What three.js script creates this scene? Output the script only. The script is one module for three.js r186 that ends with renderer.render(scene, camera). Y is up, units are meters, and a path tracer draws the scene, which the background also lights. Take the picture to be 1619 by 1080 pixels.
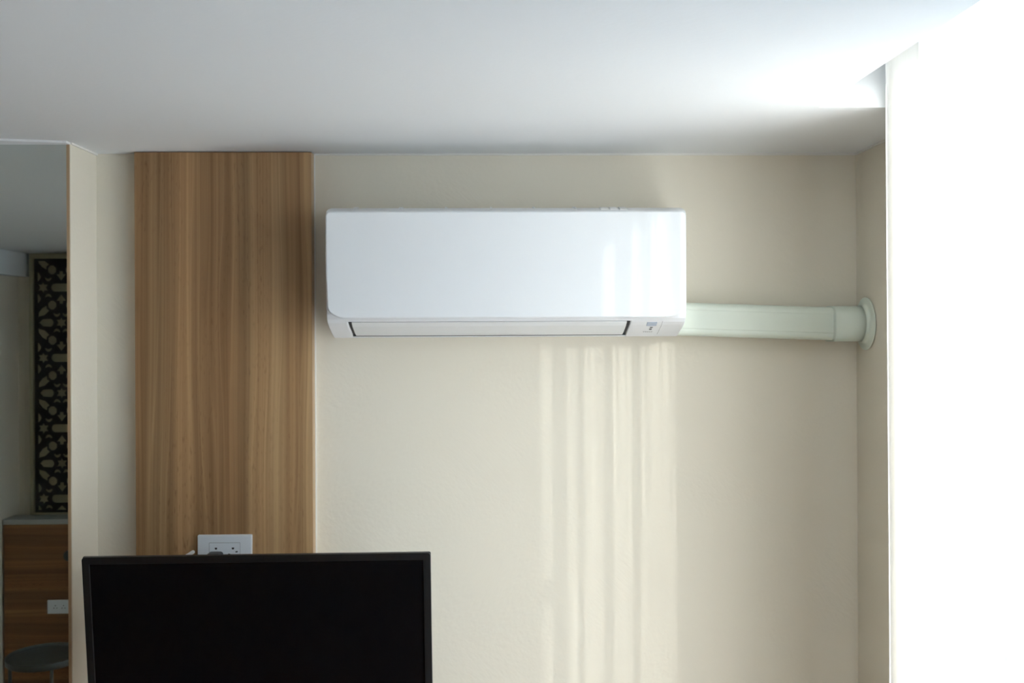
import * as THREE from 'three';
import { RoundedBoxGeometry } from 'three/addons/geometries/RoundedBoxGeometry.js';
import { mergeGeometries } from 'three/addons/utils/BufferGeometryUtils.js';
import { ImprovedNoise } from 'three/addons/math/ImprovedNoise.js';

// ---------------------------------------------------------------- camera, sky, sun, exposure
const EYE = 1.95;                                   // camera height above the floor; heights below are given from the eye
const scene = new THREE.Scene();
const camera = new THREE.PerspectiveCamera(2 * Math.atan(540 / 1574) * 180 / Math.PI, 1619 / 1080, 0.02, 60);
camera.position.set(0, EYE, 0);
camera.rotation.set(0, -0.0251, -0.0047, 'YXZ');
camera.setViewOffset(1619, 1080, 0, 25, 1619, 1080);
scene.add(camera);

const renderer = new THREE.WebGLRenderer({ antialias: true });
renderer.toneMapping = THREE.LinearToneMapping;
renderer.toneMappingExposure = 1.19;
renderer.shadowMap.enabled = true;

scene.background = new THREE.Color().setRGB(0.60, 0.80, 1.05);
scene.backgroundIntensity = 3.7;
const SUN = new THREE.Vector3(-0.55, -0.30, -1).normalize();      // the way the sunlight travels
const sun = new THREE.DirectionalLight(new THREE.Color().setRGB(0.975, 1.0, 1.01), 45);
sun.name = 'sun';
sun.target.position.set(0.5, 1.9, -1.8);
sun.position.copy(sun.target.position).addScaledVector(SUN, -8);
sun.castShadow = true;
sun.shadow.mapSize.set(2048, 2048);
Object.assign(sun.shadow.camera, { left: -4, right: 4, top: 4, bottom: -4, near: 0.5, far: 16 });
sun.shadow.radius = 0.6;
sun.shadow.bias = -0.0005;
scene.add(sun, sun.target);

// ---------------------------------------------------------------- helpers
let seed = 7;
const rnd = () => { seed = (seed * 1664525 + 1013904223) >>> 0; return seed / 4294967296; };
const noise = new ImprovedNoise();
const used = {};
const numbered = (n) => { const k = used[n] = (used[n] ?? -1) + 1; return k ? n + '_' + String(k).padStart(3, '0') : n; };
function mesh(name, geo, mat, parent = scene) {
  const m = new THREE.Mesh(Array.isArray(geo) ? (geo.length > 1 ? mergeGeometries(geo.map(plain)) : geo[0]) : geo, mat);
  m.name = parent === scene ? numbered(name) : name;
  m.castShadow = m.receiveShadow = true;
  parent.add(m);
  return m;
}
function plain(g) { const h = g.index ? g.toNonIndexed() : g; for (const k of Object.keys(h.attributes)) if (!['position', 'normal', 'uv'].includes(k)) h.deleteAttribute(k); return h; }
function thing(name, label, category, [x, y, z] = [0, 0, 0]) {
  const o = new THREE.Group(); o.name = numbered(name); o.position.set(x, y, z);
  o.userData = { label, category }; scene.add(o); return o;
}
const struct = (name, geo, mat) => { const m = mesh(name, geo, mat); m.userData.kind = 'structure'; return m; };
// a box from corner to corner (heights from the floor); uv in metres
function metres(g) {
  const p = g.attributes.position, n = g.attributes.normal, uv = g.attributes.uv ?? new THREE.BufferAttribute(new Float32Array(p.count * 2), 2);
  for (let i = 0; i < p.count; i++) {
    const ax = Math.abs(n.getX(i)), ay = Math.abs(n.getY(i)), az = Math.abs(n.getZ(i));
    if (ay >= ax && ay >= az) uv.setXY(i, p.getX(i), p.getZ(i)); else if (ax >= az) uv.setXY(i, p.getZ(i), p.getY(i)); else uv.setXY(i, p.getX(i), p.getY(i));
  }
  g.setAttribute('uv', uv); return g;
}
const box = (x0, x1, y0, y1, z0, z1) => metres(new THREE.BoxGeometry(x1 - x0, y1 - y0, z1 - z0).translate((x0 + x1) / 2, (y0 + y1) / 2, (z0 + z1) / 2));
const rbox = (x0, x1, y0, y1, z0, z1, r = 0.002, s = 3) => metres(new RoundedBoxGeometry(x1 - x0, y1 - y0, z1 - z0, s, r).translate((x0 + x1) / 2, (y0 + y1) / 2, (z0 + z1) / 2));
const H = (h) => EYE + h;

// ---------------------------------------------------------------- procedural textures
function texture(w, h, fn, srgb, sx = 1, sy = 1) {
  const d = new Uint8Array(w * h * 4);
  for (let j = 0; j < h; j++) for (let i = 0; i < w; i++) {
    const c = fn(i / w, j / h), o = (j * w + i) * 4;
    d[o] = c[0]; d[o + 1] = c[1]; d[o + 2] = c[2]; d[o + 3] = 255;
  }
  const t = new THREE.DataTexture(d, w, h);
  t.wrapS = t.wrapT = THREE.RepeatWrapping; t.magFilter = THREE.LinearFilter; t.minFilter = THREE.LinearMipmapLinearFilter; t.generateMipmaps = true;
  if (srgb) t.colorSpace = THREE.SRGBColorSpace;
  t.repeat.set(1 / sx, 1 / sy); t.needsUpdate = true; return t;
}
// roller-painted plaster: low bumps a few millimetres wide
const plasterBump = texture(512, 512, (u, v) => {
  const a = Math.PI * 2 * u, b = Math.PI * 2 * v, n = (k, s) => noise.noise(Math.cos(a) * k + s, Math.sin(a) * k + Math.cos(b) * k, Math.sin(b) * k + s * 2);
  const g = 128 + 90 * (0.6 * n(9, 3) + 0.4 * n(18, 9)) + 20 * n(4, 1); return [g, g, g];
}, false, 0.6, 0.6);
// laminate with straight vertical grain, one metre-scale board print
function woodTexture(s0, cols) {
  return texture(1024, 2048, (u, v) => {
    const x = u * 0.42, y = v * 2.4;
    const warp = 0.014 * noise.noise(x * 9 + s0, y * 0.9, s0) + 0.004 * noise.noise(x * 30, y * 2.6, s0 + 3);
    const X = x + warp;
    const broad = noise.noise(X * 16 + s0, y * 0.22, 1.7 + s0), mid = noise.noise(X * 52 + s0, y * 0.45, 5.1), fine = noise.noise(X * 190, y * 0.8, 8.3 + s0), hair = noise.noise(X * 620, y * 2.4, 2.2);
    const ring = Math.sin((X * 120 + 2.4 * noise.noise(X * 12, y * 0.55, s0 + 4)) * 3.0);
    let t = 0.5 + 0.55 * broad + 0.34 * mid + 0.18 * fine + 0.10 * hair + 0.02 * ring;
    const fleck = Math.max(0, noise.noise(x * 260, y * 60, 4.4) - 0.25) * Math.max(0, noise.noise(x * 14 + 5, y * 1.2, 6.6)) * 0.9;
    t = Math.min(1, Math.max(0, t - fleck));
    const vein = Math.pow(1 - Math.min(1, Math.abs(noise.noise((x + warp * 2.2) * 34, y * 0.35, 11.7 + s0)) * 2.2), 9);
    const slit = Math.pow(1 - Math.min(1, Math.abs(noise.noise((x + warp * 1.6) * 58, y * 0.5, 15.2 + s0)) * 2.0), 10);
    t = Math.min(1, Math.max(0, t + 0.22 * vein - 0.16 * slit));
    const red = 0.5 + 0.5 * noise.noise(X * 24 + 9, y * 0.3, 3.3);
    const [lo, hi] = cols, k = (i) => lo[i] + (hi[i] - lo[i]) * t;
    return [k(0) + 6 * red, k(1) - 5 * red, k(2) - 8 * red];
  }, true, 0.42, 2.4);
}
// sheer voile: upright slubs of thicker and thinner thread (green channel = how far light is scattered)
const voile = texture(1024, 512, (u, v) => {
  const f = (k, s) => noise.noise(u * k, v * 1.1 + s, s), c = (k, s) => f(k, s) * (1 - u) + noise.noise((u - 1) * k, v * 1.1 + s, s) * u;
  const thread = c(140, 1) * 0.5 + c(300, 4) * 0.45 + c(40, 7) * 0.25 + 0.25 * noise.noise(u * 380, v * 6, 2);
  const g = Math.max(225, 255 - 9 * Math.max(0, 0.10 + thread)); return [g, g, g];   // open gaps between the threads let a little light straight through
}, false, 0.6, 1.6);

// ---------------------------------------------------------------- materials
const std = (o) => new THREE.MeshStandardMaterial(o), phys = (o) => new THREE.MeshPhysicalMaterial(o);
const rgb = (r, g, b) => new THREE.Color().setRGB(r, g, b);
const M = {
  wall: std({ color: rgb(0.785, 0.73, 0.61), roughness: 0.9, bumpMap: plasterBump, bumpScale: 0.0006 }),
  ceiling: std({ color: rgb(0.80, 0.815, 0.82), roughness: 0.95, bumpMap: plasterBump, bumpScale: 0.0003 }),
  bead: std({ color: rgb(0.80, 0.79, 0.74), roughness: 0.7 }),
  wood: std({ map: woodTexture(0.3, [[122, 93, 62], [188, 158, 116]]), roughness: 0.5 }),
  woodEdge: std({ color: rgb(0.46, 0.32, 0.19), roughness: 0.5 }),
  darkWood: std({ map: woodTexture(4.1, [[96, 66, 40], [150, 112, 72]]), roughness: 0.5 }),
  floor: std({ map: woodTexture(8.6, [[104, 70, 44], [140, 98, 64]]), roughness: 0.45 }),
  mirror: std({ color: rgb(0.66, 0.70, 0.67), metalness: 1, roughness: 0.015 }),
  panel: phys({ color: rgb(0.80, 0.82, 0.83), roughness: 0.6, clearcoat: 0.3, clearcoatRoughness: 0.1 }),
  chassis: std({ color: rgb(0.78, 0.79, 0.80), roughness: 0.5 }),
  flap: std({ color: rgb(0.76, 0.77, 0.77), roughness: 0.45 }),
  dark: std({ color: rgb(0.02, 0.021, 0.023), roughness: 0.6 }),
  display: std({ color: rgb(0.42, 0.48, 0.58), roughness: 0.25 }),
  mark: std({ color: rgb(0.16, 0.16, 0.17), roughness: 0.6 }),
  print: std({ color: rgb(0.5, 0.5, 0.51), roughness: 0.6 }),
  duct: std({ color: rgb(0.70, 0.76, 0.66), roughness: 0.4 }),
  screen: phys({ color: rgb(0.0030, 0.0034, 0.0046), roughness: 0.13, specularIntensity: 0.6 }),
  bezel: std({ color: rgb(0.0035, 0.0035, 0.0038), roughness: 0.45 }),
  socket: std({ color: rgb(0.74, 0.78, 0.82), roughness: 0.35 }),
  plug: std({ color: rgb(0.03, 0.034, 0.04), roughness: 0.5 }),
  whitePlastic: std({ color: rgb(0.8, 0.8, 0.79), roughness: 0.4 }),
  sheer: phys({ color: rgb(0.94, 0.935, 0.92), transmission: 0.62, roughness: 1.0, roughnessMap: voile, thickness: 0, side: THREE.DoubleSide, transparent: true, opacity: 0.9945 }),
  drape: std({ color: rgb(0.52, 0.47, 0.38), roughness: 1, side: THREE.DoubleSide }),
  aluminium: std({ color: rgb(0.75, 0.76, 0.76), roughness: 0.4 }),
  glass: phys({ color: rgb(0.98, 0.985, 0.985), transmission: 1, roughness: 0, thickness: 0, ior: 1.5 }),
  concrete: std({ color: rgb(0.5, 0.5, 0.48), roughness: 0.95, bumpMap: plasterBump, bumpScale: 0.001 }),
  lattice: std({ color: rgb(0.010, 0.010, 0.010), roughness: 0.6 }),
  olive: std({ color: rgb(0.36, 0.33, 0.22), roughness: 0.8 }),
  ledge: std({ color: rgb(0.40, 0.41, 0.38), roughness: 0.5 }),
  tray: std({ color: rgb(0.055, 0.06, 0.055), roughness: 0.35 }),
};

// ---------------------------------------------------------------- the room
const BACK = -2.35, RIGHT = 0.88, JOG = -0.911, FRONT = -2.205, LEFT = -2.557, REAR = 1.09, CEIL = H(0.406), TOP = H(0.75);
const SLOT_X = 0.622, SLOT_Z = -1.849, JAMB = -1.562, NEAR = 0.30;
struct('floor', box(LEFT - 0.2, RIGHT + 0.2, -0.12, 0, BACK - 0.15, REAR + 0.15), M.floor);
struct('ceiling', [
  box(LEFT - 0.2, SLOT_X, CEIL, TOP, BACK - 0.15, REAR + 0.15),
  box(SLOT_X, RIGHT, CEIL, TOP, BACK, SLOT_Z),
  box(LEFT - 0.2, RIGHT + 0.2, TOP, TOP + 0.1, BACK - 0.15, REAR + 0.15)], M.ceiling);
struct('wall_back', box(JOG - 0.1, RIGHT + 0.2, 0, TOP, BACK - 0.15, BACK), M.wall);
struct('wall_left_return', box(LEFT - 0.2, JOG, 0, CEIL, BACK - 0.15, FRONT - 0.012), M.wall);
struct('wall_left', box(LEFT - 0.2, LEFT, 0, CEIL, FRONT - 0.012, REAR), M.wall);
struct('wall_rear', [box(LEFT - 0.2, RIGHT + 0.2, 0, TOP, REAR, REAR + 0.15), ], M.wall);
struct('wall_rear_pier', [box(-1.95, SLOT_X, 0, CEIL, 0.68, REAR), box(SLOT_X, RIGHT, 0, TOP, 0.68, REAR)], M.darkWood);
struct('wall_right', [
  box(RIGHT, RIGHT + 0.2, 0, TOP, BACK, JAMB),
  box(RIGHT, RIGHT + 0.2, H(0.735), TOP, JAMB, NEAR),
  box(RIGHT, RIGHT + 0.2, 0, TOP, NEAR, REAR)], M.wall);
struct('beam_left', box(LEFT, LEFT + 0.06, H(0.279), CEIL, FRONT, REAR), M.ceiling);
// painted caulk beads where the walls meet the ceiling
struct('trim_1', box(-0.4035, RIGHT, CEIL - 0.004, CEIL, BACK, BACK + 0.004), M.bead);
struct('trim_2', box(RIGHT - 0.004, RIGHT, CEIL - 0.004, CEIL, BACK + 0.004, SLOT_Z), M.bead);
struct('trim_3', box(JOG, JOG + 0.004, CEIL - 0.004, CEIL, BACK, FRONT), M.bead);

// ---------------------------------------------------------------- window, balcony side wall
{
  const w = new THREE.Group(); w.name = 'window_1'; w.userData.kind = 'structure'; scene.add(w);
  const y0 = 0, y1 = H(0.735);
  mesh('window_frame', [
    box(0.93, 0.97, H(0.70), y1, JAMB, NEAR), box(0.93, 0.97, y0, 0.05, JAMB, NEAR),
    box(0.93, 0.97, 0.05, H(0.70), JAMB, JAMB + 0.04), box(0.93, 0.97, 0.05, H(0.70), NEAR - 0.05, NEAR)], M.aluminium, w);
  mesh('mullion', box(0.94, 0.96, 0.05, H(0.70), -0.948, -0.916), M.aluminium, w);
  mesh('latch', rbox(0.935, 0.965, H(-0.215), H(-0.165), -0.916, -0.872, 0.004), M.aluminium, w);
  mesh('pane', box(0.948, 0.952, 0.05, H(0.70), JAMB + 0.04, -0.948), M.glass, w);
  mesh('pane', box(0.948, 0.952, 0.05, H(0.70), -0.916, NEAR - 0.05), M.glass, w);
}
struct('wall_balcony', box(RIGHT + 0.2, 1.588, 0, 3.4, NEAR, NEAR + 0.1), M.concrete);
struct('canopy', box(RIGHT + 0.2, 1.41, H(0.80), H(0.95), -2.4, NEAR + 0.1), M.concrete);
struct('floor_balcony', box(RIGHT + 0.2, 2.4, -0.12, -0.02, -2.4, NEAR + 0.1), M.concrete);

// ---------------------------------------------------------------- curtain
{
  const c = thing('sheer_curtain', 'white sheer voile curtain hanging in soft upright folds before the window', 'curtain', [0.721, 0.015, -1.843]);
  const crests = [-1.832, -1.7115, -1.589, -1.475, -1.342, -1.16];
  while (crests[crests.length - 1] < 0.62) crests.push(crests[crests.length - 1] + 0.105 + 0.035 * rnd());
  const depth = crests.map((_, i) => i === 5 ? 0.005 : i === 4 ? 0.012 : 0.021 + (i > 5 ? 0.008 * (rnd() - 0.5) : 0));
  const lean = crests.map((_, i) => [0, 0.001, 0.010, -0.004, 0.012][i] ?? 0.02 * (rnd() - 0.5));
  const NZ = 560, NY = 40, z0 = -1.843, z1 = 0.55, top = H(0.68), pos = [], uv = [], idx = [];
  const path = (z, y) => {
    if (z < crests[1]) return 0.70 + 0.056 * Math.pow((crests[1] - z) / (crests[1] - z0), 1.4) + 0.002 * noise.noise(z * 9, y * 1.1, 4);   // the last fold turns back to the wall
    const d = (H(0.25) - y) * 0.6;
    let i = 0; while (i < crests.length - 2 && z > crests[i + 1] + lean[i + 1] * d) i++;
    const a = crests[i] + lean[i] * d, b = crests[i + 1] + lean[i + 1] * d, t = (z - a) / (b - a);
    const wave = Math.cos(2 * Math.PI * t) + 0.18 * Math.sin(4 * Math.PI * t);
    return 0.721 - (depth[i] * (1 - t) + depth[i + 1] * t) * wave + 0.003 * noise.noise(z * 9, y * 1.1, 4);
  };
  let len = 0;
  const col = [];
  for (let i = 0; i <= NZ; i++) { const z = z0 + (z1 - z0) * i / NZ, x = path(z, H(0)); if (i) len += Math.hypot(z - col[i - 1][0], x - col[i - 1][1]); col.push([z, x, len]); }
  for (let j = 0; j <= NY; j++) for (let i = 0; i <= NZ; i++) {
    const y = 0.015 + (top - 0.015) * j / NY, z = col[i][0], zz = z + 0.0010 * (H(0.2) - y);
    pos.push(path(z, y) - 0.721, y - 0.015, zz + 1.843); uv.push(col[i][2], y);
  }
  for (let j = 0; j < NY; j++) for (let i = 0; i < NZ; i++) { const a = j * (NZ + 1) + i, b = a + NZ + 1; idx.push(a, a + 1, b + 1, a, b + 1, b); }
  const g = new THREE.BufferGeometry();
  g.setAttribute('position', new THREE.Float32BufferAttribute(pos, 3)); g.setAttribute('uv', new THREE.Float32BufferAttribute(uv, 2)); g.setIndex(idx); g.computeVertexNormals();
  mesh('fabric', g, M.sheer, c);
  mesh('heading_tape', box(-0.006, 0.006, top - 0.015 - 0.01, top + 0.03 - 0.015, 0, z1 - z0), M.whitePlastic, c);
}
{
  const t = mesh('curtain_track', rbox(0.70, 0.742, H(0.71), TOP, SLOT_Z + 0.02, 0.7, 0.004), M.aluminium);
  t.userData = { label: 'slim white curtain track inside the ceiling recess above the sheer', category: 'curtain track' };
}

{
  // the heavy drape drawn back against the window's far edge
  const d = thing('blackout_drape', 'heavy beige drape bunched behind the far end of the white sheer', 'curtain', [0.825, 0.015, -1.846]);
  const N = 72, NY = 12, top = H(0.68) - 0.015, L = 0.122, pos = [], uv = [], idx = [];
  for (const side of [-1, 1]) for (let j = 0; j <= NY; j++) for (let i = 0; i <= N; i++) {
    const t = i / N, z = 0.002 + L * t, y = top * j / NY, a = t * Math.PI * 5;
    pos.push(0.012 + 0.030 * Math.cos(a) + side * 0.0012 + 0.002 * Math.sin(y * 2 + t * 5), y, z); uv.push(t * 0.5, y);
  }
  const S = (N + 1) * (NY + 1);
  for (const o of [0, S]) for (let j = 0; j < NY; j++) for (let i = 0; i < N; i++) { const a = o + j * (N + 1) + i, b = a + N + 1; if (o) idx.push(a, b + 1, a + 1, a, b, b + 1); else idx.push(a, a + 1, b + 1, a, b + 1, b); }
  const g = new THREE.BufferGeometry(); g.setAttribute('position', new THREE.Float32BufferAttribute(pos, 3)); g.setAttribute('uv', new THREE.Float32BufferAttribute(uv, 2)); g.setIndex(idx); g.computeVertexNormals();
  mesh('fabric', g, M.drape, d);
  mesh('heading_tape', box(-0.006, 0.006, top - 0.01, top + 0.04, 0.002, L), M.drape, d);
}

// ---------------------------------------------------------------- wood wall panel
{
  const p = thing('wood_wall_panel', 'tall tan laminate wall panel with upright wood grain left of the air conditioner', 'wall panel', [-0.608, 0, BACK]);
  const x0 = -0.811 + 0.608, x1 = -0.4045 + 0.608;
  const g = rbox(x0, x1 - 0.001, 0, CEIL - 0.002, 0.0, 0.035, 0.0008, 2);
  const u = g.attributes.uv; for (let i = 0; i < u.count; i++) u.setX(i, u.getX(i) + 0.21);
  mesh('board', g, M.wood, p);
  mesh('edge_band', box(x1 - 0.001, x1, 0, CEIL - 0.002, 0.001, 0.034), M.woodEdge, p).userData.label = 'pale brown edge band';
  mesh('caulk_line', box(x1, x1 + 0.003, 0, CEIL - 0.002, 0, 0.003), M.bead, p).userData.label = 'thin white caulk line';
}

// ---------------------------------------------------------------- air conditioner
{
  const ac = thing('air_conditioner', 'white wall-mounted split air conditioner with glossy front and closed flap', 'air conditioner', [0.0428, H(-0.026), BACK]);
  const X = (x) => x - 0.0428, Y = (h) => h + 0.026;
  // outline seen from the side: [distance from the wall, height]
  const under = [[0, -0.022], [0.055, -0.0255], [0.084, -0.0258], [0.092, -0.0250], [0.100, -0.0226], [0.125, -0.0155], [0.152, -0.0062], [0.170, 0.0005], [0.182, 0.0070], [0.1895, 0.0150], [0.1940, 0.0260], [0.1968, 0.042], [0.198, 0.060]];
  const over = [[0.198, 0.235], [0.1965, 0.2440], [0.190, 0.2500], [0.170, 0.2560], [0.135, 0.2620], [0.10, 0.2655], [0, 0.2665]];
  function slab(outline, x0, x1, bevel = 0) {
    const s = new THREE.Shape(outline.map(([o, h]) => new THREE.Vector2(o, Y(h))));
    const g = new THREE.ExtrudeGeometry(s, { depth: x1 - x0 - 2 * bevel, bevelEnabled: bevel > 0, bevelThickness: bevel, bevelSize: bevel, bevelOffset: -bevel, bevelSegments: 3, steps: 1 });
    // extrusion runs along +z; turn it so that it runs along +x and the outline's first axis along +z
    g.applyMatrix4(new THREE.Matrix4().set(0, 0, 1, X(x0) + bevel, 0, 1, 0, 0, 1, 0, 0, 0, 0, 0, 0, 1));
    const ix = g.index; if (!ix) { const p = g.attributes; for (const k of ['position', 'normal', 'uv']) { const a = p[k], n = a.itemSize; for (let t = 0; t < a.count; t += 3) for (let c = 0; c < n; c++) { const q = a.array[(t + 1) * n + c]; a.array[(t + 1) * n + c] = a.array[(t + 2) * n + c]; a.array[(t + 2) * n + c] = q; } } }
    return g;
  }
  const full = [...under, ...over];
  const hollow = [[0, -0.022], [0.055, -0.0255], [0.084, -0.0258], [0.092, -0.0250], [0.0985, -0.0232], [0.090, -0.006], [0.150, 0.016], [0.1850, 0.0098], [0.1895, 0.0150], [0.1940, 0.0260], [0.1968, 0.042], [0.198, 0.060], ...over];
  const GL = -0.3015, GR = 0.3135;
  mesh('housing', [slab(full, -0.346, GL, 0.0025), slab(hollow, GL - 0.003, GR + 0.003), slab(full, GR, 0.4335, 0.0025)], M.chassis, ac);
  // dark air outlet behind the flap
  mesh('air_outlet', slab([[0.0915, -0.0065], [0.0985, -0.0225], [0.104, -0.017], [0.155, 0.0000], [0.176, 0.0085], [0.150, 0.0150]], GL, GR), M.dark, ac);
  const lift = 0.0012;
  mesh('flap', slab([[0.1035, -0.0200], [0.106, -0.0212], [0.125, -0.0155 - lift], [0.152, -0.0062 - lift], [0.170, 0.0005 - lift], [0.1825, 0.0066], [0.1838, 0.0085], [0.1815, 0.0100], [0.165, 0.0040], [0.125, -0.0108]], GL + 0.0080, GR - 0.0080, 0.0005), M.flap, ac);
  // glossy front panel, gently bowed, round lower corners
  {
    const hw0 = 0.3866, rT = 0.007, rB = 0.036, y0 = 0.0165, y1 = 0.2455, cx = 0.0428, s = new THREE.Shape(), b = 0.004;
    const half = (h) => hw0 - 0.0042 * Math.pow(Math.max(0, (0.16 - h) / 0.14), 2) - b;
    const yb = y0 + b, yt = y1 - b;
    const pts = [];
    for (let k = 0; k <= 10; k++) { const a = -Math.PI / 2 + (Math.PI / 2) * k / 10, h = yb + rB * (0.62 + 0.62 * Math.sin(a)) ; pts.push([half(h) - rB * (1 - Math.cos(a)), h]); }
    for (let k = 1; k <= 8; k++) { const h = yb + rB * 0.62 + (yt - rT - yb - rB * 0.62) * k / 9; pts.push([half(h), h]); }
    for (let k = 0; k <= 6; k++) { const a = (Math.PI / 2) * k / 6; pts.push([half(yt) - rT * (1 - Math.cos(a)), yt - rT + rT * Math.sin(a)]); }
    const all = [...pts, ...pts.slice().reverse().map(([x, h]) => [-x, h])];
    s.setFromPoints(all.map(([x, h]) => new THREE.Vector2(X(cx + x), Y(h))));
    const g = new THREE.ExtrudeGeometry(s, { depth: 0.012, bevelEnabled: true, bevelThickness: 0.0045, bevelSize: b, bevelSegments: 5, curveSegments: 12, steps: 1 });
    g.translate(0, 0, 0.2205 - 0.012 - 0.0045);
    mesh('front_panel', g, M.panel, ac);
  }
  // intake grille on top: raised ribs
  const ribs = [];
  for (const [x, w] of [[-0.290, 0.004], [-0.190, 0.005], [-0.09, 0.004], [0.01, 0.004], [0.105, 0.004], [0.196, 0.004]]) ribs.push([x, w]);
  for (const [x, w] of ribs) mesh('grille_rib', slab([[0.186, 0.2505], [0.184, 0.2535], [0.165, 0.2592], [0.135, 0.2642], [0.10, 0.2680], [0.03, 0.2690], [0.03, 0.265], [0.10, 0.2645]], x - w / 2, x + w / 2, 0.0005), M.chassis, ac);
  for (const x of [0.258, 0.278, 0.299]) mesh('top_tab', slab([[0.186, 0.2505], [0.184, 0.2548], [0.165, 0.2600], [0.150, 0.2620], [0.150, 0.259]], x - 0.008, x + 0.008, 0.0008), M.whitePlastic, ac);
  // small display and marks on the sloping lower face, right of the flap
  const prof = under.slice(4);
  const at = (h) => { let i = 0; while (i < prof.length - 2 && prof[i + 1][1] < h) i++; const [p, q] = [prof[i], prof[i + 1]], t = (h - p[1]) / (q[1] - p[1]); return p[0] + (q[0] - p[0]) * t; };
  const face = (x0, x1, h0, h1, th, m, name) => {   // a thin plate lying on the sloping face between two heights
    const o0 = at(h0), o1 = at(h1), L = Math.hypot(o0 - o1, h0 - h1);
    const g = new RoundedBoxGeometry(x1 - x0, L, th, 1, Math.min(th, L) * 0.2);
    g.rotateX(Math.atan2(o0 - o1, h0 - h1));
    const hm = (h0 + h1) / 2;
    g.translate(X((x0 + x1) / 2), Y(hm), at(hm));
    return mesh(name, g, m, ac);
  };
  face(0.3505, 0.3725, 0.0060, -0.0012, 0.0024, M.display, 'display_window').userData.label = 'small blue-grey display window';
  face(0.3605, 0.3665, -0.0042, -0.0055, 0.0022, M.mark, 'indicator');
  face(0.3605, 0.3660, -0.0078, -0.0100, 0.0022, M.mark, 'indicator');
  for (let k = 0; k < 5; k++) face(0.349 + k * 0.0045, 0.3522 + k * 0.0045, -0.0140, -0.0154, 0.0018, M.print, 'lettering');
  for (let k = 0; k < 3; k++) face(0.3835, 0.3842, 0.0085 - k * 0.0096, -0.0011 - k * 0.0096, 0.0012, M.print, 'seam');
}

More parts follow.
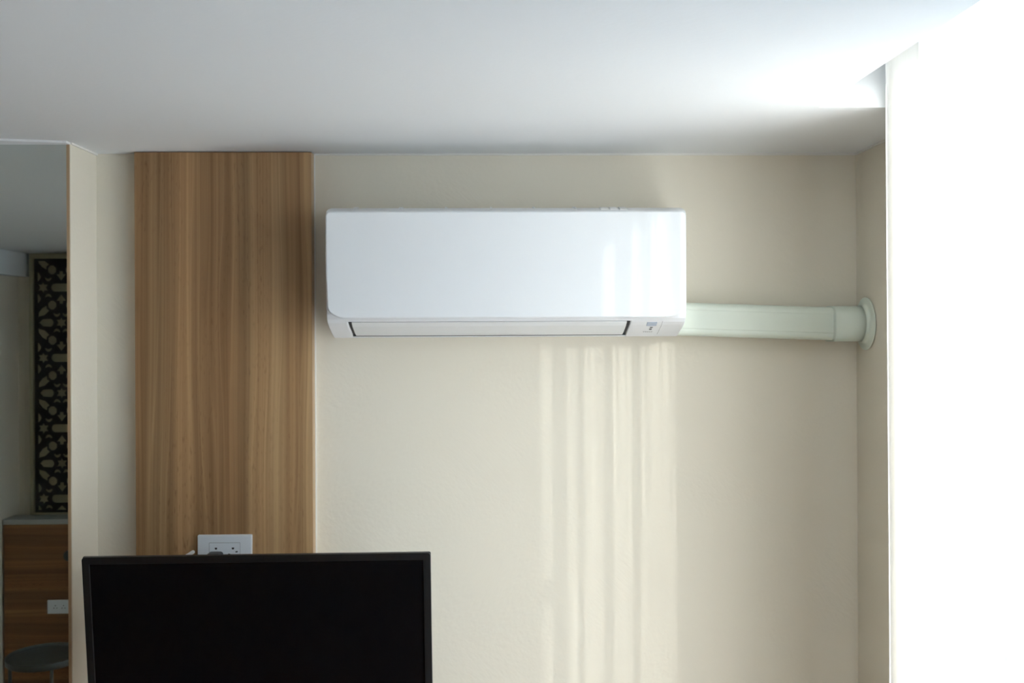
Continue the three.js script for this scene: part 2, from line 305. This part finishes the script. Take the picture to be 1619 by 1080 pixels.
// ---------------------------------------------------------------- pipe cover along the wall
{
  const ax = [0.4345, 0.0142], bx = [0.815, 0.0005];
  const d = thing('pipe_cover', 'pale green plastic pipe trunking from the air conditioner to the right wall', 'pipe cover', [0.872, H(0), BACK]);
  const ang = Math.atan2(bx[1] - ax[1], bx[0] - ax[0]);
  const prof = (hh, depth, r, groove) => {
    const s = new THREE.Shape();
    s.moveTo(0.002, -hh); s.lineTo(depth - r, -hh); s.absarc(depth - r, -hh + r, r, -Math.PI / 2, 0);
    if (groove) for (const sg of [-1, 1]) { const y = sg * groove; s.lineTo(depth + (sg > 0 ? 0.0009 : 0), y - 0.0006); s.lineTo(depth + (sg > 0 ? 0 : 0.0009), y + 0.0006); }
    s.lineTo(depth, hh - r); s.absarc(depth - r, hh - r, r, 0, Math.PI / 2); s.lineTo(0.002, hh); s.closePath(); return s;
  };
  const along = (s, x0, x1, bevel) => {
    const g = new THREE.ExtrudeGeometry(s, { depth: x1 - x0 - 2 * bevel, bevelEnabled: bevel > 0, bevelThickness: bevel, bevelSize: bevel, bevelOffset: -bevel, bevelSegments: 2, curveSegments: 8 });
    g.rotateY(Math.PI / 2); g.scale(1, 1, -1);              // outline x -> +z, extrusion -> +x
    const a = g.attributes; for (const k of ['position', 'normal', 'uv']) { const n = a[k].itemSize, A = a[k].array; for (let t = 0; t < a[k].count; t += 3) for (let c = 0; c < n; c++) { const q = A[(t + 1) * n + c]; A[(t + 1) * n + c] = A[(t + 2) * n + c]; A[(t + 2) * n + c] = q; } }
    g.translate(x0 + bevel, 0, 0); return g;
  };
  const L = Math.hypot(bx[0] - ax[0], bx[1] - ax[1]);
  const lid = along(prof(0.0385, 0.070, 0.014, 0.0215), 0, L, 0);
  lid.applyMatrix4(new THREE.Matrix4().makeTranslation(ax[0] - 0.872, ax[1], 0).multiply(new THREE.Matrix4().makeRotationZ(ang)));
  mesh('trunking', lid, M.duct, d);
  // collar: the trunking's rounded outline turning into a round sleeve at the wall
  {
    const N = 40, S = 14, pos = [], idx = [], xa = 0.800 - 0.872, xb = 0.874 - 0.872;
    const ring = (k) => {
      const t = k / S, e = THREE.MathUtils.smoothstep(t, 0.05, 0.85), p = [];
      for (let i = 0; i < N; i++) {
        const a = 2 * Math.PI * i / N, c = Math.cos(a), s = Math.sin(a), n = 4.2 + (2 - 4.2) * e;
        const rr = 1 / Math.pow(Math.pow(Math.abs(c), n) + Math.pow(Math.abs(s), n), 1 / n);
        p.push([xa + (xb - xa) * t, 0.0008 + rr * s * 0.0415, 0.041 + (0.047 - 0.041) * e + rr * c * (0.0385 + 0.003 * e)]);
      }
      return p;
    };
    for (let k = 0; k <= S; k++) for (const q of ring(k)) pos.push(...q);
    for (let k = 0; k < S; k++) for (let i = 0; i < N; i++) { const a = k * N + i, b = k * N + (i + 1) % N; idx.push(a, b, a + N, b, b + N, a + N); }
    const c0 = pos.length / 3; pos.push(xa, 0.0008, 0.041); for (let i = 0; i < N; i++) idx.push(c0, (i + 1) % N, i);
    const g = new THREE.BufferGeometry(); g.setAttribute('position', new THREE.Float32BufferAttribute(pos, 3)); g.setIndex(idx);
    const f = g.toNonIndexed(); f.computeVertexNormals();
    const smooth = g.clone(); smooth.computeVertexNormals(); smooth.setAttribute('uv', new THREE.Float32BufferAttribute(new Float32Array(pos.length / 3 * 2), 2));
    mesh('collar', smooth, M.duct, d);
  }
  const fl = new THREE.LatheGeometry([[0.036, 0], [0.0605, 0], [0.0612, 0.0008], [0.0609, 0.0022], [0.059, 0.0034], [0.047, 0.0045], [0.043, 0.009], [0.0415, 0.014]].map(([r, y]) => new THREE.Vector2(r, y)), 64);
  fl.rotateZ(Math.PI / 2); fl.translate(0.872 - 0.872 + 0.0065, 0.0008, 0.0755);
  fl.translate(0, 0, -0.0135);
  mesh('wall_flange', fl, M.duct, d);
}

// ---------------------------------------------------------------- television
{
  const w = 0.7072, h = 0.425;
  const tv = thing('television', 'flat black television tilted forward in front of the wood panel', 'television', [-0.4713, H(-0.4652), -2.04]);
  tv.rotation.set(0.105, 0, 0.0035);
  // origin: middle of the front face's upper edge
  mesh('cabinet', [rbox(-w / 2, w / 2, -h, 0, -0.012, -0.004, 0.0035), rbox(-w / 2 + 0.05, w / 2 - 0.05, -h + 0.03, -0.10, -0.036, -0.010, 0.01)], M.bezel, tv);
  const o = new THREE.Shape(), r = 0.006;
  const rr = (s, x0, x1, y0, y1, q) => { s.moveTo(x0 + q, y0); s.lineTo(x1 - q, y0); s.absarc(x1 - q, y0 + q, q, -Math.PI / 2, 0); s.lineTo(x1, y1 - q); s.absarc(x1 - q, y1 - q, q, 0, Math.PI / 2); s.lineTo(x0 + q, y1); s.absarc(x0 + q, y1 - q, q, Math.PI / 2, Math.PI); s.lineTo(x0, y0 + q); s.absarc(x0 + q, y0 + q, q, Math.PI, Math.PI * 1.5); };
  rr(o, -w / 2 + 0.001, w / 2 - 0.001, -h + 0.001, -0.001, r);
  const hole = new THREE.Path(); hole.moveTo(-w / 2 + 0.014, -h + 0.020); hole.lineTo(-w / 2 + 0.014, -0.014); hole.lineTo(w / 2 - 0.014, -0.014); hole.lineTo(w / 2 - 0.014, -h + 0.020); hole.closePath(); o.holes.push(hole);
  mesh('bezel', new THREE.ExtrudeGeometry(o, { depth: 0.006, bevelEnabled: true, bevelThickness: 0.001, bevelSize: 0.001, bevelSegments: 2 }).translate(0, 0, -0.007), M.bezel, tv);
  mesh('screen', box(-w / 2 + 0.0135, w / 2 - 0.0135, -h + 0.0195, -0.0135, -0.005, -0.0025), M.screen, tv);
  mesh('wall_arm', [box(-0.05, 0.05, -0.28, -0.18, -0.06, -0.034), box(-0.06, -0.02, -0.255, -0.205, -0.215, -0.05), box(-0.09, 0.03, -0.33, -0.14, -0.232, -0.212)], M.bezel, tv);
}

// ---------------------------------------------------------------- socket, plug, cable on the panel
{
  const s = thing('wall_socket', 'white double wall socket on the wood panel just above the television', 'wall socket', [-0.6055, H(-0.516), -2.315]);
  mesh('plate', rbox(-0.062, 0.062, -0.0375, 0.0375, 0, 0.010, 0.0022), M.socket, s);
  mesh('insert', rbox(-0.0347, 0.0347, -0.021, 0.0195, 0.004, 0.0106, 0.0006), M.socket, s);
  mesh('insert_gap', [box(-0.0353, 0.0353, 0.0195, 0.0202, 0.005, 0.0102), box(-0.0354, -0.0347, -0.021, 0.0202, 0.005, 0.0102), box(0.0347, 0.0354, -0.021, 0.0202, 0.005, 0.0102)], M.mark, s);
  for (const x of [-0.0196, 0.0192]) {
    const sh = new THREE.Shape(); sh.absarc(0, 0, 0.0026, Math.PI, 0); sh.lineTo(0.0026, 0.0020); sh.lineTo(-0.0026, 0.0020); sh.closePath();
    mesh('earth_hole', new THREE.ExtrudeGeometry(sh, { depth: 0.0006, bevelEnabled: false }).translate(x, 0.0070, 0.0103), M.dark, s);
    for (const q of [-1, 1]) if (x > 0) mesh('pin_slot', box(x + q * 0.0078 - 0.0026, x + q * 0.0078 + 0.0026, -0.0065, -0.0035, 0.0103, 0.0109).rotateZ(q * 0.15), M.dark, s);
  }
  const p = thing('power_plug', 'dark grey plug in the left outlet, only its top showing above the television', 'plug', [-0.6235, H(-0.5245), -2.304]);
  mesh('plug_body', new RoundedBoxGeometry(0.034, 0.020, 0.034, 4, 0.007).translate(0, 0, 0.017), M.plug, p);
  mesh('cord', new THREE.TubeGeometry(new THREE.CatmullRomCurve3([new THREE.Vector3(0, -0.004, 0.03), new THREE.Vector3(0, -0.02, 0.045), new THREE.Vector3(0.01, -0.08, 0.05), new THREE.Vector3(0.05, -0.16, 0.06)]), 24, 0.0035, 8), M.plug, p);
  const c = thing('aerial_cable', 'white cable end leaning left of the socket, its rounded tip above the television', 'cable', [-0.690, H(-0.530), -2.308]);
  mesh('plug_tip', new THREE.CapsuleGeometry(0.0042, 0.030, 6, 12).rotateZ(-1.02).translate(0.001, 0.0065, 0.008), M.whitePlastic, c);
  mesh('cord', new THREE.TubeGeometry(new THREE.CatmullRomCurve3([new THREE.Vector3(-0.013, -0.002, 0.008), new THREE.Vector3(-0.03, -0.02, 0.012), new THREE.Vector3(-0.03, -0.08, 0.03), new THREE.Vector3(0.04, -0.16, 0.08)]), 24, 0.0026, 8), M.whitePlastic, c);
}

// ---------------------------------------------------------------- mirror
{
  const m = thing('wall_mirror', 'tall frameless mirror on the left wall reflecting a dim bedroom corner', 'mirror', [-1.45, 0, FRONT]);
  mesh('mirror_glass', box(-0.55, -0.9195 + 1.45, 0.05, H(0.4035), -0.008, 0), M.mirror, m);
  mesh('backing', box(-0.55, -0.9195 + 1.45, 0.05, H(0.4035), -0.0118, -0.008), M.dark, m);
  mesh('edge_strip', box(-0.9193 + 1.45, -0.9128 + 1.45, 0.0, H(0.4052), -0.0118, 0.001), M.woodEdge, m).userData.label = 'brown edge strip';
}
struct('trim_4', box(-0.9128, JOG, 0, CEIL, FRONT - 0.012, FRONT), M.wall);
// tapering filler between mirror and ceiling
{
  const s = new THREE.Shape([[-1.60, 0.150], [-0.920, 0.021], [-0.911, 0.021], [-0.911, 0.0], [-1.60, 0.0]].map(([x, z]) => new THREE.Vector2(x, -z)));
  const g = new THREE.ExtrudeGeometry(s, { depth: 0.0045, bevelEnabled: false }); g.rotateX(-Math.PI / 2); g.translate(0, CEIL - 0.0045, FRONT);
  struct('trim_5', g, M.ceiling);
}

// ---------------------------------------------------------------- the room behind the camera, seen in the mirror
{
  // carved black screen over the headboard
  const K = 1 / 288, W = 82 * K, HH = 396 * K;
  const l = thing('carved_screen', 'black fretwork screen of stars and crescents in an olive frame above the headboard', 'decorative screen', [-2.452 + W / 2, H(-1.0), REAR]);
  const s = new THREE.Shape(); s.moveTo(-W / 2, 0); s.lineTo(W / 2, 0); s.lineTo(W / 2, HH); s.lineTo(-W / 2, HH); s.closePath();
  const ins = (x, y, m) => x > -W / 2 + m && x < W / 2 - m && y > m && y < HH - m;
  const clip = (pts) => { const m = 0.012; return pts.map(([x, y]) => [Math.min(W / 2 - m, Math.max(-W / 2 + m, x)), Math.min(HH - m, Math.max(m, y))]); };
  const add = (px, py, pts) => {                                        // the pattern's own units, mirrored about the screen's middle
    for (const f of [1, -1]) {
      const c = clip(pts.map(([x, y]) => [f * ((px + x) * K - W / 2), HH - (py + y) * K]));
      const xs = c.map((p) => p[0]), ys = c.map((p) => p[1]);
      if (Math.max(...xs) - Math.min(...xs) < 0.008 || Math.max(...ys) - Math.min(...ys) < 0.008) continue;
      if (Math.abs(px - 41) < 0.1 && f < 0) continue;
      const h = new THREE.Path(c.map(([x, y]) => new THREE.Vector2(x, y))); s.holes.push(h);
    }
  };
  const star = []; for (let k = 0; k < 12; k++) { const a = Math.PI * k / 6, r = k % 2 ? 5.2 : 9.2; star.push([r * Math.sin(a), r * Math.cos(a)]); }
  const oct = []; for (let k = 0; k < 8; k++) { const a = Math.PI * (k + 0.5) / 4; oct.push([7.4 * Math.sin(a), 7.4 * Math.cos(a)]); }
  const crescent = (up) => { const p = []; for (let k = 0; k <= 8; k++) { const a = Math.PI * (0.05 + 0.9 * k / 8); p.push([6.0 * Math.cos(a), up * (6.4 * Math.sin(a) - 1)]); } for (let k = 8; k >= 0; k--) { const a = Math.PI * (0.05 + 0.9 * k / 8); p.push([2.8 * Math.cos(a), up * (2.2 * Math.sin(a) - 1)]); } return p; };
  const arrow = (up) => [[0, -8.5 * up], [7.8, 2 * up], [3.4, 2.4 * up], [3, 7 * up], [-3, 7 * up], [-3.4, 2.4 * up], [-7.8, 2 * up]];
  const capsule = []; for (let k = 0; k <= 6; k++) { const a = -Math.PI / 2 + Math.PI * k / 6; capsule.push([10 + 6.3 * Math.cos(a), 6.3 * Math.sin(a)]); } for (let k = 0; k <= 6; k++) { const a = Math.PI / 2 + Math.PI * k / 6; capsule.push([-10 + 6.3 * Math.cos(a), 6.3 * Math.sin(a)]); }
  const bullet = []; for (let k = 0; k <= 6; k++) { const a = -Math.PI / 2 + Math.PI * k / 6; bullet.push([9.5 + 5 * Math.cos(a), 6.2 * Math.sin(a)]); } bullet.push([-3, 5.5], [-8, 0], [-3, -5.5]);
  const lens = (up) => [[-2, -7], [1.2, -6], [4, -1], [4, 2], [1, 7], [-2, 7]];
  const tulip = (up) => [[-7, 9 * up], [-6.5, 2 * up], [-1, -5 * up], [7, -9.5 * up], [7, -4 * up], [11, -1 * up], [4, 6 * up]];
  for (let r = -1; r < 8; r++) {
    const y = 45 + 55 * r;
    const odd = ((r % 2) + 2) % 2;
    if (!odd) { add(13, y, star); add(41, y, capsule); add(21, y + 15, crescent(-1)); add(21, y - 15, crescent(1)); add(6, y + 17, lens(1)); add(6, y - 17, lens(-1)); add(41, y + 18.5, arrow(1)); add(41, y - 18.5, arrow(-1)); }
    else { add(41, y, star); add(15, y, bullet); add(34, y + 14.5, crescent(-1)); add(34, y - 14.5, crescent(1)); add(12, y + 18, tulip(-1)); add(12, y - 18, tulip(1)); }
    add(27, y + 27.5, oct);
  }
  const fret = mesh('fretwork', new THREE.ExtrudeGeometry(s, { depth: 0.012, bevelEnabled: false }), M.lattice, l);
  fret.rotation.y = Math.PI; fret.position.set(0, 0, -0.030);
  mesh('back_panel', box(-W / 2, W / 2, 0, HH, -0.030, 0), M.olive, l);
  const f = 0.020;
  for (const b of [box(-W / 2 - f, -W / 2, -f * 1.5, HH + f * 1.4, -0.06, 0), box(W / 2, W / 2 + f, -f * 1.5, HH + f * 1.4, -0.06, 0), box(-W / 2, W / 2, HH, HH + f * 1.4, -0.06, 0), box(-W / 2, W / 2, -f * 1.5, 0, -0.06, 0)]) mesh('frame_rail', b, M.olive, l);

  const hz = REAR - 0.2;
  const hb = thing('headboard', 'dark wooden headboard wall with a grey ledge, seen in the mirror below the black screen', 'headboard', [-1.4, 0, hz]);
  const g = box(-1.145, -0.61, 0, H(-1.035), 0, 0.198); const u = g.attributes.uv; for (let i = 0; i < u.count; i++) u.setXY(i, u.getY(i) * 0.9, u.getX(i));
  mesh('front_board', g, M.darkWood, hb);
  mesh('ledge', rbox(-1.152, -0.61, H(-1.035), H(-1.008), 0, 0.136, 0.003), M.ledge, hb).userData.label = 'grey top ledge';
  const so = thing('bedside_socket', 'white socket plate with pin holes on the dark headboard, seen in the mirror', 'wall socket', [-2.252, H(-1.467), hz]);
  mesh('plate', rbox(-0.064, 0.064, -0.036, 0.036, -0.010, 0, 0.002), M.socket, so);
  for (const cx of [-0.022, 0.020]) for (const [x, y] of [[0, 0.007], [-0.0075, -0.006], [0.0075, -0.006]]) mesh('pin_hole', new THREE.CylinderGeometry(0.0026, 0.0026, 0.002, 10).rotateX(Math.PI / 2).translate(cx + x, y, -0.0102), M.dark, so);
  const k = thing('reading_light', 'small dark round wall light on the headboard, at the mirror edge', 'wall light', [-2.195, H(-1.195), hz]);
  mesh('light_head', new THREE.LatheGeometry([[0, 0], [0.024, 0], [0.028, 0.004], [0.028, 0.03], [0.022, 0.045], [0, 0.047]].map(([r, y]) => new THREE.Vector2(r, y)), 32).rotateX(-Math.PI / 2), M.tray, k);

  const t = thing('side_table', 'small dark round side table with a raised rim, seen low in the mirror', 'side table', [-1.893, 0, -0.11]);
  mesh('table_top', new THREE.LatheGeometry([[0, 0.530], [0.150, 0.530], [0.154, 0.533], [0.156, 0.556], [0.154, 0.559], [0.151, 0.556], [0.148, 0.544], [0, 0.542]].map(([r, y]) => new THREE.Vector2(r, y)), 64), M.tray, t);
  for (let i = 0; i < 3; i++) { const a = i * 2.094 + 3.2; mesh('leg', new THREE.CylinderGeometry(0.007, 0.007, 0.532, 12).translate(Math.cos(a) * 0.145, 0.266, Math.sin(a) * 0.145), M.tray, t); }
}

renderer.render(scene, camera);
